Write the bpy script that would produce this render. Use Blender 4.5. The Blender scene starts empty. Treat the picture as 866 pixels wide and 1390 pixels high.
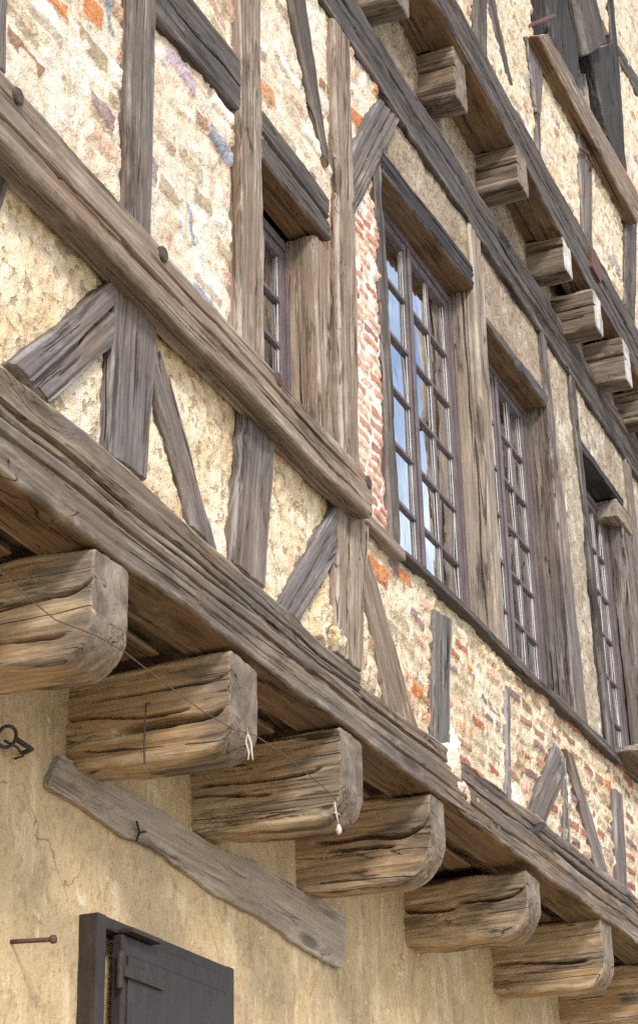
import bpy, bmesh, math, random
import numpy as np
from mathutils import Matrix, Vector
random.seed(5)
RNG = np.random.RandomState(11)
SC = bpy.context.scene
COL = SC.collection
D = bpy.data
PI = math.pi

# ------------------------------------------------------------------ noise
def _h(ix, iy, iz, s):
    n = (ix*374761393 + iy*668265263 + iz*2147483647 + s*1274126177) & 0xffffffff
    n = ((n ^ (n >> 13))*1274126177) & 0xffffffff
    n = ((n ^ (n >> 16))*2246822519) & 0xffffffff
    return ((n ^ (n >> 15)) & 0xffffff)/float(0xffffff)

def vnoise(x, y, z, s=0):
    x, y, z = np.broadcast_arrays(np.asarray(x, float), np.asarray(y, float), np.asarray(z, float))
    fx, fy, fz = np.floor(x), np.floor(y), np.floor(z)
    ix, iy, iz = fx.astype(np.int64), fy.astype(np.int64), fz.astype(np.int64)
    tx, ty, tz = x-fx, y-fy, z-fz
    tx, ty, tz = tx*tx*(3-2*tx), ty*ty*(3-2*ty), tz*tz*(3-2*tz)
    def L(a, b, t): return a+(b-a)*t
    c = [[[_h(ix+i, iy+j, iz+k, s) for k in (0, 1)] for j in (0, 1)] for i in (0, 1)]
    return 2*L(L(L(c[0][0][0], c[1][0][0], tx), L(c[0][1][0], c[1][1][0], tx), ty),
               L(L(c[0][0][1], c[1][0][1], tx), L(c[0][1][1], c[1][1][1], tx), ty), tz)-1

def fbm(x, y, z, s=0, o=3):
    r, a, f, t = 0, 1., 1., 0.
    for i in range(o):
        r = r+a*vnoise(x*f, y*f, z*f, s+i*17); t += a; a *= .5; f *= 2.03
    return r/t

def sstep(a, b, v):
    t = np.clip((v-a)/(b-a), 0, 1); return t*t*(3-2*t)

# ------------------------------------------------------------------ scene tree
WM = {}
def link(o, parent=None, M=None):
    COL.objects.link(o)
    M = M or Matrix.Identity(4)
    WM[o.name] = M
    if parent is not None:
        o.parent = parent
        o.matrix_parent_inverse = WM[parent.name].inverted()
    o.matrix_basis = M
    return o

def tag(o, label=None, cat=None, group=None, kind=None):
    if label: o['label'] = label
    if cat: o['category'] = cat
    if group: o['group'] = group
    if kind: o['kind'] = kind
    return o

def mesh_obj(name, V, F, mat, parent=None, M=None, smooth=True, label=None, mats2=None, mi=None, col=None):
    me = D.meshes.new(name)
    V = np.asarray(V, np.float32)
    if isinstance(F, np.ndarray):
        n = len(F); me.vertices.add(len(V)); me.vertices.foreach_set('co', V.ravel())
        me.loops.add(F.size); me.loops.foreach_set('vertex_index', F.astype(np.int32).ravel())
        me.polygons.add(n); me.polygons.foreach_set('loop_start', np.arange(n, dtype=np.int32)*4)
        me.update(calc_edges=True)
    else:
        me.from_pydata([tuple(v) for v in V], [], F); me.update()
    me.materials.append(mat)
    for q in (mats2 or []): me.materials.append(q)
    if mi is not None: me.polygons.foreach_set('material_index', np.asarray(mi, np.int32))
    me.polygons.foreach_set('use_smooth', np.full(len(me.polygons), smooth))
    if col is not None:
        a = me.color_attributes.new('tint', 'FLOAT_COLOR', 'POINT')
        a.data.foreach_set('color', np.asarray(col, np.float32).ravel())
    me.validate(); me.update()
    o = D.objects.new(name, me)
    if label: o['label'] = label
    return link(o, parent, M)

class BM:
    """collects boxes and tubes and links them as one mesh"""
    def __init__(s): s.b = bmesh.new()
    def box(s, x0, x1, y0, y1, z0, z1):
        vs = [s.b.verts.new(p) for p in ((x0,y0,z0),(x1,y0,z0),(x1,y1,z0),(x0,y1,z0),(x0,y0,z1),(x1,y0,z1),(x1,y1,z1),(x0,y1,z1))]
        for f in ((0,3,2,1),(4,5,6,7),(0,1,5,4),(1,2,6,5),(2,3,7,6),(3,0,4,7)): s.b.faces.new([vs[i] for i in f])
        return s
    def prism(s, pts, y0, y1):
        a = [s.b.verts.new((p[0], y0, p[1])) for p in pts]; b = [s.b.verts.new((p[0], y1, p[1])) for p in pts]
        n = len(pts); s.b.faces.new(a); s.b.faces.new(b[::-1])
        for i in range(n): s.b.faces.new([a[(i+1) % n], a[i], b[i], b[(i+1) % n]])
        return s
    def tube(s, P, r, n=8, caps=True):
        P = [Vector(p) for p in P]; R = r if isinstance(r, (list, tuple)) else [r]*len(P); rings = []
        for i, p in enumerate(P):
            d = (P[min(i+1, len(P)-1)]-P[max(i-1, 0)]).normalized()
            u = d.cross(Vector((.31, .2, .93))).normalized(); v = d.cross(u)
            rings.append([s.b.verts.new(p+R[i]*(math.cos(a)*u+math.sin(a)*v)) for a in [2*PI*k/n for k in range(n)]])
        for a, b in zip(rings, rings[1:]):
            for k in range(n): s.b.faces.new([a[k], a[(k+1) % n], b[(k+1) % n], b[k]])
        if caps: s.b.faces.new(rings[0][::-1]); s.b.faces.new(rings[-1])
        return s
    def build(s, name, mat, parent=None, bev=0, label=None, smooth=False):
        bmesh.ops.recalc_face_normals(s.b, faces=s.b.faces)
        if bev: bmesh.ops.bevel(s.b, geom=list(s.b.edges), offset=bev, segments=2, affect='EDGES', profile=.6)
        me = D.meshes.new(name); s.b.to_mesh(me); s.b.free(); me.materials.append(mat)
        for p in me.polygons: p.use_smooth = smooth
        o = D.objects.new(name, me)
        if label: o['label'] = label
        return link(o, parent)

# ------------------------------------------------------------------ materials
class NT:
    def __init__(s, name):
        s.m = D.materials.new(name); s.m.use_nodes = True; s.t = s.m.node_tree; s.t.nodes.clear()
    def n(s, typ, ins=None, **kw):
        nd = s.t.nodes.new(typ)
        for k, v in kw.items(): setattr(nd, k, v)
        for k, v in (ins or {}).items():
            sk = nd.inputs[k]
            if isinstance(v, bpy.types.NodeSocket): s.t.links.new(v, sk)
            else: sk.default_value = v
        return nd
    def math(s, op, a, b=0., clamp=False):
        return s.n('ShaderNodeMath', {0: a, 1: b}, operation=op, use_clamp=clamp).outputs[0]
    def mix(s, f, a, b, mode='MIX'):
        nd = s.n('ShaderNodeMix', data_type='RGBA', blend_type=mode)
        for i, v in ((0, f), (6, a), (7, b)):
            if isinstance(v, bpy.types.NodeSocket): s.t.links.new(v, nd.inputs[i])
            else: nd.inputs[i].default_value = v if i == 0 else (*v[:3], 1)
        return nd.outputs[2]
    def noise(s, vec, scale, detail=4, rough=.6, dist=0.):
        return s.n('ShaderNodeTexNoise', {'Vector': vec, 'Scale': scale, 'Detail': detail, 'Roughness': rough, 'Distortion': dist}).outputs['Fac']
    def map(s, vec, sc):
        return s.n('ShaderNodeVectorMath', {0: vec, 1: sc}, operation='MULTIPLY').outputs[0]
    def ramp(s, f, stops):
        r = s.n('ShaderNodeValToRGB', {0: f}); e = r.color_ramp.elements
        while len(e) < len(stops): e.new(.5)
        for x, (p, c) in zip(e, stops):
            x.position = p; x.color = (*c, 1) if isinstance(c, tuple) else (c, c, c, 1)
        return r.outputs[0]
    def lin(s, f, a, b):
        return s.n('ShaderNodeMapRange', {0: f, 1: a, 2: b, 3: 0., 4: 1.}).outputs[0]
    def coords(s, rnd=True):
        v = s.n('ShaderNodeTexCoord').outputs['Object']
        if rnd:
            r = s.n('ShaderNodeObjectInfo').outputs['Random']
            c = s.n('ShaderNodeCombineXYZ', {0: s.math('MULTIPLY', r, 53.), 1: s.math('MULTIPLY', r, 91.), 2: s.math('MULTIPLY', r, 37.)}).outputs[0]
            v = s.n('ShaderNodeVectorMath', {0: v, 1: c}, operation='ADD').outputs[0]
        return v
    def out(s, col, rough=.85, h=None, dist=.005, strength=1., spec=.25, **kw):
        p = s.n('ShaderNodeBsdfPrincipled', {'Base Color': col, 'Roughness': rough, 'Specular IOR Level': spec, **kw})
        if h is not None:
            b = s.n('ShaderNodeBump', {'Height': h, 'Distance': dist, 'Strength': strength})
            s.t.links.new(b.outputs[0], p.inputs['Normal'])
        o = s.n('ShaderNodeOutputMaterial'); s.t.links.new(p.outputs[0], o.inputs[0])
        return s.m

def mul(c, k): return tuple(v*k for v in c)

def wood(name, grey, brown, brown_amt=.5, pale=(.45, .42, .38), pale_amt=.5, crack=1.0, fine=150., bump=.003, tip=None, tip_x=.5, contrast=1., knots=1.):
    """weathered oak: grey and brown areas, long fine grain, stains, knots, drying cracks, rubbed arrises"""
    t = NT(name); v = t.coords()
    wob = t.n('ShaderNodeTexNoise', {'Vector': t.map(v, (1.2, 3, 3)), 'Scale': 1., 'Detail': 3.}).outputs['Color']
    wob = t.n('ShaderNodeVectorMath', {0: wob, 1: (.0, .04, .04)}, operation='MULTIPLY').outputs[0]
    g = t.n('ShaderNodeVectorMath', {0: v, 1: wob}, operation='ADD').outputs[0]
    # knots push the grain aside
    vo = t.n('ShaderNodeTexVoronoi', {'Vector': t.map(g, (1.5, 5., 5.)), 'Scale': 1., 'Randomness': 1.})
    kd = vo.outputs['Distance']; kr = t.n('ShaderNodeSeparateColor', {0: vo.outputs['Color']}).outputs[0]
    kn = t.math('MULTIPLY', t.n('ShaderNodeMapRange', {0: kd, 1: .10, 2: .22, 3: 1., 4: 0.}).outputs[0], t.math('GREATER_THAN', kr, 1-.33*knots))
    ring = t.math('MULTIPLY', t.n('ShaderNodeMapRange', {0: kd, 1: .1, 2: .42, 3: 1., 4: 0.}).outputs[0], t.math('GREATER_THAN', kr, 1-.33*knots))
    off = t.n('ShaderNodeCombineXYZ', {0: 0., 1: t.math('MULTIPLY', ring, .05), 2: t.math('MULTIPLY', ring, .05)}).outputs[0]
    g = t.n('ShaderNodeVectorMath', {0: g, 1: off}, operation='ADD').outputs[0]
    area = t.noise(t.map(v, (.9, 2.4, 2.4)), 1., 6, .62, .5)
    area2 = t.noise(t.map(v, (1.9, 6.5, 6.5)), 1., 6, .7, .4)
    blot = t.noise(t.map(v, (1.1, 5.5, 5.5)), 1.31, 6, .68, .6)
    streak = t.noise(t.map(g, (.5, 26, 26)), 1., 4, .6)
    mid_f = t.noise(t.map(g, (1.6, fine*.42, fine*.42)), 1., 4, .65)
    fib = t.noise(t.map(g, (7., fine, fine)), 1., 3, .7)
    speck = t.noise(t.map(v, (60, 140, 140)), 1., 2, .6)
    def lines(sx, sy, w0, w1):
        n = t.noise(t.map(g, (sx, sy, sy)), 1., 1, .4)
        return t.n('ShaderNodeMapRange', {0: t.math('ABSOLUTE', t.math('SUBTRACT', n, .5)), 1: w0, 2: w1, 3: 1., 4: 0.}).outputs[0]
    cr1 = t.math('MULTIPLY', lines(.25, 9., .002, .010), t.lin(area2, .49, .53))
    cr2 = t.math('MULTIPLY', lines(.6, 40., .01, .05), t.lin(blot, .50, .60))
    crk = t.math('MULTIPLY', t.math('MAXIMUM', cr1, t.math('MULTIPLY', cr2, .65)), crack, True)
    k = t.math('ADD', t.math('MULTIPLY', t.lin(area, .40, .62), .8), t.math('MULTIPLY', t.math('SUBTRACT', area2, .5), 1.2))
    c = t.mix(t.math('MULTIPLY', k, brown_amt, True), grey, brown)
    val = t.math('ADD', t.math('MULTIPLY', streak, .9*contrast), t.math('ADD', t.math('MULTIPLY', mid_f, 1.15*contrast), t.math('ADD', t.math('MULTIPLY', fib, .7*contrast), t.math('MULTIPLY', speck, .35))))
    val = t.math('ADD', t.math('SUBTRACT', val, (.9+1.15+.7)*.5*contrast+.175), 1.)
    val = t.math('MAXIMUM', val, .25)
    c = t.mix(1., c, t.n('ShaderNodeCombineXYZ', {0: val, 1: val, 2: val}).outputs[0], 'MULTIPLY')
    pm = t.math('MULTIPLY', t.math('MULTIPLY', t.lin(area2, .50, .64), t.lin(mid_f, .38, .58)), pale_amt)
    c = t.mix(pm, c, pale)
    wear = t.n('ShaderNodeAttribute', attribute_name='tint').outputs['Alpha']
    wear = t.math('MULTIPLY', t.math('MULTIPLY', wear, t.lin(area2, .42, .56)), .65)
    c = t.mix(wear, c, pale)
    c = t.mix(t.math('MULTIPLY', t.lin(blot, .55, .66), .62), c, mul(brown, .32))
    if tip:
        x = t.n('ShaderNodeSeparateXYZ', {0: t.n('ShaderNodeTexCoord').outputs['Object']}).outputs[0]
        q = t.lin(t.math('ADD', x, t.math('MULTIPLY', t.math('SUBTRACT', blot, .5), 1.6)), tip_x, tip_x+.25)
        c = t.mix(t.math('MULTIPLY', q, .72), c, t.mix(t.lin(val, .6, 1.3), mul(tip, .5), mul(tip, 1.3)))
    c = t.mix(t.math('MULTIPLY', kn, .7), c, mul(brown, .25))
    c = t.mix(t.math('MULTIPLY', crk, .85), c, mul(brown, .09))
    h = t.math('ADD', t.math('MULTIPLY', streak, .6), t.math('ADD', t.math('MULTIPLY', mid_f, .9), t.math('ADD', t.math('MULTIPLY', fib, .5), t.math('MULTIPLY', speck, .25))))
    h = t.math('SUBTRACT', h, t.math('MULTIPLY', crk, 2.2))
    return t.out(c, .86, h, bump, 1., spec=.2)

def endgrain(name, dark, mid, light):
    t = NT(name); v = t.coords()
    n1 = t.noise(v, 7, 6, .68, .4); n2 = t.noise(t.map(v, (60, 60, 22)), 1., 4, .7); n3 = t.noise(v, 130, 2, .5)
    f = t.math('ADD', t.math('MULTIPLY', n1, .75), t.math('ADD', t.math('MULTIPLY', n2, .2), t.math('MULTIPLY', n3, .05)))
    c = t.ramp(f, [(.36, dark), (.5, mid), (.65, light)])
    h = t.math('ADD', n1, t.math('ADD', t.math('MULTIPLY', n2, .8), t.math('MULTIPLY', n3, .4)))
    return t.out(c, .9, h, .006, 1.)

def plaster(name, lo, mid, hi, stain, stain_amt=.5, dirt=(.2, .13, .07), dirt_amt=.3, grain=60., bump=.008, vert=False, streak=None, blush=()):
    t = NT(name); v = t.coords()
    a = t.n('ShaderNodeAttribute', attribute_name='tint')
    big = t.noise(v, 2.2, 5, .6, .4)
    med = t.noise(v, 11., 5, .65, .3)
    fin = t.noise(v, grain, 4, .65)
    pit = t.noise(v, grain*.45, 3, .5)
    f = t.math('ADD', t.math('MULTIPLY', big, .4), t.math('ADD', t.math('MULTIPLY', med, .35), t.math('MULTIPLY', fin, .25)))
    if not vert: lo, mid, hi = mul(lo, .88), mul(mid, .93), mul(hi, .97)
    c = t.ramp(f, [(.36, lo), (.5, mid), (.62, hi)])
    c = t.mix(t.math('MULTIPLY', t.lin(t.noise(v, 3.3, 6, .65, .6), .5, .66), stain_amt), c, stain)
    if vert:
        st = t.noise(t.map(v, (9, 9, 1.6)), 1., 5, .6, .5)
        c = t.mix(t.math('MULTIPLY', t.lin(st, .55, .64), .55), c, streak)
        st2 = t.noise(t.map(v, (26, 26, 7)), 1., 3, .6, .3)
        c = t.mix(t.math('MULTIPLY', t.lin(st2, .62, .7), .6), c, streak)
    for i, (bc_, ba_, bs_) in enumerate(blush):
        bc_ = mul(bc_, .88)      # thin smears of colour left in the lime
        q = t.n('ShaderNodeVectorMath', {0: v, 1: (i*7.3, i*3.1, i*5.7)}, operation='ADD').outputs[0]
        q = t.noise(t.map(q, bs_), 1., 5, .7, .8)
        c = t.mix(t.math('MULTIPLY', t.lin(q, .56, .66), ba_), c, bc_)
    if vert:                                        # hairline cracks and a sandy face
        q = t.n('ShaderNodeVectorMath', {0: v, 1: t.n('ShaderNodeVectorMath', {0: t.n('ShaderNodeTexNoise', {'Vector': v, 'Scale': 4., 'Detail': 5.}).outputs['Color'], 1: (.35, .35, .35)}, operation='MULTIPLY').outputs[0]}, operation='ADD').outputs[0]
        e_ = t.n('ShaderNodeTexVoronoi', {'Vector': q, 'Scale': 1.1}, feature='DISTANCE_TO_EDGE').outputs['Distance']
        e_ = t.math('MULTIPLY', t.n('ShaderNodeMapRange', {0: e_, 1: .001, 2: .006, 3: 1., 4: 0.}).outputs[0], t.lin(big, .48, .56))
        c = t.mix(t.math('MULTIPLY', e_, .7), c, mul(dirt, .6))
        sp = t.noise(v, 140., 2, .6); c = t.mix(t.math('MULTIPLY', t.lin(sp, .58, .7), .2), c, streak)
        c = t.mix(t.math('MULTIPLY', t.lin(sp, .42, .30), .2), c, dirt)
        ch = t.noise(v, 6.5, 5, .75, .5); c = t.mix(t.math('MULTIPLY', t.lin(ch, .64, .66), .7), c, (.74, .66, .5))
    pm = t.math('MULTIPLY', t.n('ShaderNodeMapRange', {0: pit, 1: .36, 2: .42, 3: 1., 4: 0.}).outputs[0], dirt_amt)
    c = t.mix(pm, c, dirt)
    # exposed brick and stone, its colour held by the mesh
    bn = t.n('ShaderNodeMapRange', {0: t.noise(v, 38, 5, .7), 1: .3, 2: .7, 3: .6, 4: 1.4}).outputs[0]
    bc = t.mix(1., a.outputs['Color'], t.n('ShaderNodeCombineXYZ', {0: bn, 1: bn, 2: bn}).outputs[0], 'MULTIPLY')
    edge = t.math('ADD', a.outputs['Alpha'], t.math('MULTIPLY', t.math('SUBTRACT', t.noise(v, 55, 4, .7), .5), .9))
    bm = t.math('MULTIPLY', t.lin(edge, .32, .72), .92)
    c = t.mix(bm, c, bc)
    h = t.math('SUBTRACT', t.math('ADD', t.math('MULTIPLY', med, 1.), t.math('MULTIPLY', fin, .7)), t.math('MULTIPLY', pm, .5))
    return t.out(c, .93, h, bump, 1., spec=.15)

def paint(name, c1, c2, rough=.5, bump=.002, sc=(20, 20, 6)):
    t = NT(name); v = t.coords()
    n = t.noise(t.map(v, sc), 1., 5, .65); n2 = t.noise(v, 70, 3, .6)
    c = t.ramp(t.math('ADD', t.math('MULTIPLY', n, .7), t.math('MULTIPLY', n2, .3)), [(.35, c1), (.65, c2)])
    return t.out(c, rough, n2, bump, .8, spec=.4)

def glass():
    t = NT('old_window_glass')
    v = t.coords(False)
    wav = t.noise(t.map(v, (7, 1, 3)), 1., 2, .5)
    b = t.n('ShaderNodeBump', {'Height': wav, 'Distance': .006, 'Strength': .3}).outputs[0]
    gl = t.n('ShaderNodeBsdfGlossy', {'Color': (.95, .97, 1, 1), 'Roughness': .02, 'Normal': b})
    tr = t.n('ShaderNodeBsdfTransparent', {'Color': (.86, .89, .87, 1)})
    fr = t.n('ShaderNodeFresnel', {'IOR': 1.52, 'Normal': b}).outputs[0]
    fr = t.math('MULTIPLY', fr, 3.8, True)
    m = t.n('ShaderNodeMixShader', {0: fr, 1: tr.outputs[0], 2: gl.outputs[0]})
    o = t.n('ShaderNodeOutputMaterial'); t.t.links.new(m.outputs[0], o.inputs[0])
    return t.m

GREYD, GREYM, GREYL = (.055, .05, .05), (.15, .138, .135), (.30, .275, .26)
W_GREY = wood('weathered_grey_oak', (.135, .122, .118), (.175, .118, .082), .7, (.33, .315, .31), .6, contrast=1.25)
W_TAN = wood('weathered_tan_oak', (.225, .178, .142), (.205, .132, .084), .8, (.46, .40, .335), .65, .9, contrast=1.2)
W_PLATE = wood('weathered_plate_oak', (.126, .106, .092), (.195, .124, .070), .85, (.35, .30, .25), .6, contrast=1.2)
W_GOLD = wood('sheltered_golden_oak', (.36, .265, .17), (.36, .22, .10), .85, (.64, .53, .38), .65, 1., 120., .004, (.135, .115, .100), .46, 1.15)
W_DARK = wood('dark_weathered_oak', (.085, .076, .072), (.105, .074, .054), .6, (.25, .225, .205), .4, contrast=1.2)
W_BLACK = wood('blackened_oak', (.046, .043, .045), (.056, .042, .034), .5, (.15, .14, .135), .3)
W_LIGHT = wood('pale_brown_oak', (.24, .20, .165), (.20, .145, .105), .5, (.48, .42, .34), .55, .9, 120., contrast=1.2)
W_SOFF = wood('sheltered_brown_oak', (.150, .100, .060), (.23, .122, .052), .6, (.34, .25, .15), .3)
W_TOPJ = wood('grey_brown_joist_oak', (.165, .135, .108), (.145, .096, .06), .75, (.44, .39, .33), .5, 1.1, 120., .004, contrast=1.25)
W_PLANK = wood('pale_worn_oak', (.36, .30, .245), (.31, .23, .16), .6, (.56, .50, .42), .55, .6, 120., .002, None, .5, .8)
E_GREY = endgrain('grey_end_grain', (.13, .11, .095), (.27, .24, .215), (.46, .43, .395))
E_JOIST = endgrain('grey_brown_end_grain', (.09, .068, .050), (.185, .145, .112), (.32, .265, .215))
E_PALE = endgrain('pale_end_grain', (.22, .20, .185), (.46, .435, .41), (.70, .67, .64))
E_BROWN = endgrain('brown_end_grain', (.08, .055, .035), (.2, .145, .1), (.36, .28, .2))

LB = (((.74, .50, .36), .5, (6, 6, 3)), ((.55, .47, .50), .3, (5, 5, 3.4)), ((.90, .85, .76), .6, (7, 7, 2.6)), ((.64, .38, .2), .35, (14, 14, 6)), ((.48, .35, .22), .55, (9, 9, 4)))
P_LIME = plaster('limewashed_rubble', (.60, .45, .31), (.86, .73, .575), (.95, .88, .78), (.70, .49, .32), .5, (.40, .27, .15), .3, 55, .020, blush=LB)
P_DAUB = plaster('ochre_daub', (.55, .40, .25), (.80, .65, .44), (.93, .84, .68), (.55, .37, .20), .55, (.25, .15, .07), .55, 45, .022, blush=(((.92, .86, .72), .8, (3.2, 3.2, 2.2)), ((.42, .27, .12), .5, (7, 7, 4))))
P_BRICK = plaster('lime_jointed_brick', (.76, .66, .55), (.88, .82, .72), (.93, .90, .84), (.74, .58, .42), .35, (.4, .25, .15), .15, 60, .008, blush=(((.93, .91, .86), .7, (7, 7, 5)),))
P_RUBBLE = plaster('lime_rubble', (.54, .41, .27), (.78, .66, .48), (.90, .82, .67), (.50, .35, .21), .5, (.26, .17, .1), .5, 50, .022, blush=(((.50, .29, .2), .5, (9, 9, 6)), ((.86, .79, .66), .6, (5, 5, 4)), ((.33, .24, .17), .5, (10, 10, 7))))
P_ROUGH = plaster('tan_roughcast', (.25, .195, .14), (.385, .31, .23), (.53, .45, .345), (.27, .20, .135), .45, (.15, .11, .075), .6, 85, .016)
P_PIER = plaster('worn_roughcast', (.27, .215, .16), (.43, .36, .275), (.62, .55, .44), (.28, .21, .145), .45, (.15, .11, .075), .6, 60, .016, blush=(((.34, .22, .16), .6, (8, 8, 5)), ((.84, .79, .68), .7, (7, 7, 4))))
P_UPPER = plaster('cream_roughcast', (.52, .41, .29), (.74, .62, .46), (.86, .77, .62), (.58, .45, .31), .45, (.26, .18, .12), .5, 60, .014, blush=(((.55, .44, .48), .4, (5, 5, 3)), ((.70, .42, .28), .4, (8, 8, 5)), ((.90, .86, .76), .7, (6, 6, 3))))
P_LOWER = plaster('stained_ochre_render', (.42, .305, .17), (.54, .405, .235), (.62, .48, .29), (.42, .335, .22), .7, (.25, .16, .08), .3, 70, .007, True, (.74, .62, .42), blush=(((.62, .45, .23), .6, (1.1, 1.1, 1.6)), ((.34, .25, .14), .55, (2.6, 2.6, 1.2)), ((.28, .18, .09), .4, (9, 9, 5))))
M_FRAME = paint('purple_brown_paint', (.075, .058, .062), (.17, .135, .142), .55)
M_PUTTY = paint('pale_putty', (.34, .34, .33), (.55, .55, .53), .7)
M_IRON = paint('rusted_iron', (.018, .014, .012), (.06, .04, .03), .7, .003, (40, 40, 40))
M_RUST = paint('red_rusted_iron', (.06, .03, .025), (.15, .075, .06), .8, .003, (40, 40, 40))
M_SHUT = paint('black_brown_paint', (.016, .012, .011), (.042, .030, .027), .6)
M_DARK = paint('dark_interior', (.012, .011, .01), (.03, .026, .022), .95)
M_CURT = paint('grey_net', (.46, .48, .44), (.64, .66, .62), .95, .002, (60, 60, 1))
M_CORD = paint('white_cord', (.42, .39, .34), (.6, .56, .5), .8)
M_WIRE = paint('dark_cable', (.07, .045, .03), (.13, .09, .06), .7)
M_PEG = paint('dark_oak_peg', (.04, .025, .02), (.11, .07, .055), .8, .003, (60, 60, 60))
M_GLASS = glass()
M_LEAD = paint('lead_came', (.12, .12, .12), (.25, .25, .25), .5)

# ------------------------------------------------------------------ builders
HOUSE = D.objects.new('timber_framed_house', None)
link(HOUSE, None, Matrix.Translation((2.0, 0.6, -5.6)))
tag(HOUSE, 'old half timbered house with jettied storeys, grey oak beams and cream and brick infill', 'house')

def timber_mesh(Lf, Rf, depth, maxd=1., res=.011, rough=1., wander=.012, cracks=3, nose=None, seed=0, rc=.014, sag=None, crack_list=None, pres=None):
    """Lf, Rf: (x0,z0,x1,z1) local lines of the lower and upper edge. front face at y=0, depth along +y."""
    rs = np.random.RandomState(seed)
    xl0, zl0, xl1, zl1 = Lf; xr0, zr0, xr1, zr1 = Rf
    L = max(abs(xl1-xl0), abs(xr1-xr0)); W = max(abs(zr0-zl0), abs(zr1-zl1))
    n = max(8, int(L/res)+1); pres = pres or res*.55
    t = np.linspace(0, 1, n)
    eps = min(.3, .007/L)
    t = np.unique(np.concatenate([[0, eps*.4, eps], t[(t > eps*1.3) & (t < 1-eps*1.3)], [1-eps, 1-eps*.4, 1]]))
    rc = min(rc, .3*W, .3*depth)
    nz = max(4, int(W/pres)); ny = max(3, int(depth/pres)); nb = max(3, int(W/.05))
    prof = []   # (a in m-normalised z 0..1 , y, ny, nz, face, pos)
    def arc(cz, cy, a0):
        for k in range(3):
            a = a0+PI/2*(k+.5)/3
            prof.append((cz+rc/W*math.cos(a), cy+rc*math.sin(a), math.sin(a), math.cos(a), 4, 0))
    r_ = rc/W
    for k in range(nz+1): prof.append((r_+(1-2*r_)*k/nz, 0, -1, 0, 0, k/nz))
    arc(1-r_, rc, -PI/2)
    for k in range(ny+1): prof.append((1, rc+(depth-2*rc)*k/ny, 0, 1, 1, k/ny))
    arc(1-r_, depth-rc, 0)
    for k in range(nb+1): prof.append((1-r_-(1-2*r_)*k/nb, depth, 1, 0, 2, k/nb))
    arc(r_, depth-rc, PI/2)
    for k in range(ny+1): prof.append((0, depth-rc-(depth-2*rc)*k/ny, 0, -1, 3, 1-k/ny))
    arc(r_, rc, PI)
    p = np.array(prof); m = len(p)
    T = t[:, None]; A = p[None, :, 0]
    xl = xl0+(xl1-xl0)*T; xr = xr0+(xr1-xr0)*T; zl = zl0+(zl1-zl0)*T; zr = zr0+(zr1-zr0)*T
    s0 = rs.uniform(0, 60)
    xc = (xl+xr)/2
    zl = zl+wander*fbm(xc*2.2+s0, 0*xc, 3+0*xc, seed, 4); zr = zr+wander*fbm(xc*2.2+s0, 0*xc, 9+0*xc, seed+3, 4)
    if nose:      # rounded lower lip at the outer end
        d = np.clip((xc-(L-nose))/nose, 0, 1); zl = zl+(zr-zl)*.8*(1-np.sqrt(np.maximum(0, 1-d*d)))*min(1, nose/W*1.35)
    if sag: o_ = sag(T); zl = zl+o_; zr = zr+o_
    X = xl+(xr-xl)*A; Z = zl+(zr-zl)*A; Y = np.broadcast_to(p[None, :, 1], X.shape).copy()
    X = X.copy()
    d = .007*rough*fbm(X*1.5+s0, Y*4, Z*4, seed+5, 3)+.003*rough*fbm(X*1.1+s0, Y*38, Z*38, seed+7, 3)+.003*rough*fbm(X*9+s0, Y*16, Z*16, seed+8, 3)
    d = d+.004*rough*np.minimum(0, fbm(X*.6+s0, Y*45, Z*45, seed+9, 2)+.05)*3
    cl = list(crack_list or [])
    for k in range(cracks):
        cl.append((rs.choice([0, 0, 3, 1]), rs.uniform(.2, .8), rs.uniform(-.2, .5), rs.uniform(.5, 1.3), rs.uniform(.02, .04)))
    for (fc, pos, ta, tb, dep, *cw_) in cl:
        size = W if fc in (0, 2) else depth
        wv = pos+.12*fbm(xc*1.1+s0*1.7+pos*30, 0*xc, 0*xc, seed+11, 3)
        dist = np.abs(p[None, :, 5]-wv)*size
        tap = sstep(ta, ta+.12, T)*(1-sstep(tb-.12, tb, T))
        wd = max(cw_[0] if cw_ else .0075, pres*1.15)*(.6+.9*(.5+.5*fbm(xc*4+s0, 1+0*xc, 0*xc, seed+13, 2)))
        d = d-np.where(p[None, :, 4] == fc, min(dep, maxd if fc == 0 else 1.)*(2.4 if cw_ else 1.4)*tap*np.clip(1.7-1.7*dist/np.maximum(wd, 1e-4), 0, 1), 0)
    endf = np.ones_like(T); endf = np.where((T < eps*.2) | (T > 1-eps*.2), 1., 0.)
    Y += p[None, :, 2]*d; Z = Z+p[None, :, 3]*d
    cy, cz = depth/2, (zl+zr)/2
    kk = 1-np.where(endf > 0, .012/max(min(W, depth), .02), np.where((T < eps*.6) | (T > 1-eps*.6), .004/max(min(W, depth), .02), 0))
    Y = cy+(Y-cy)*kk; Z = cz+(Z-cz)*kk
    V = [np.stack([X, Y, Z], -1).reshape(-1, 3)]
    nr = len(t); idx = np.arange(nr*m).reshape(nr, m)
    nx = np.roll(idx, -1, 1)
    F = [np.stack([idx[:-1], idx[1:], nx[1:], nx[:-1]], -1).reshape(-1, 4)]
    MI = [np.broadcast_to(np.where((p[:, 4] == 3) & (np.roll(p[:, 4], 1) == 3), 2, 0)[None], (nr-1, m)).reshape(-1).astype(int)]
    base = nr*m
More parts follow.
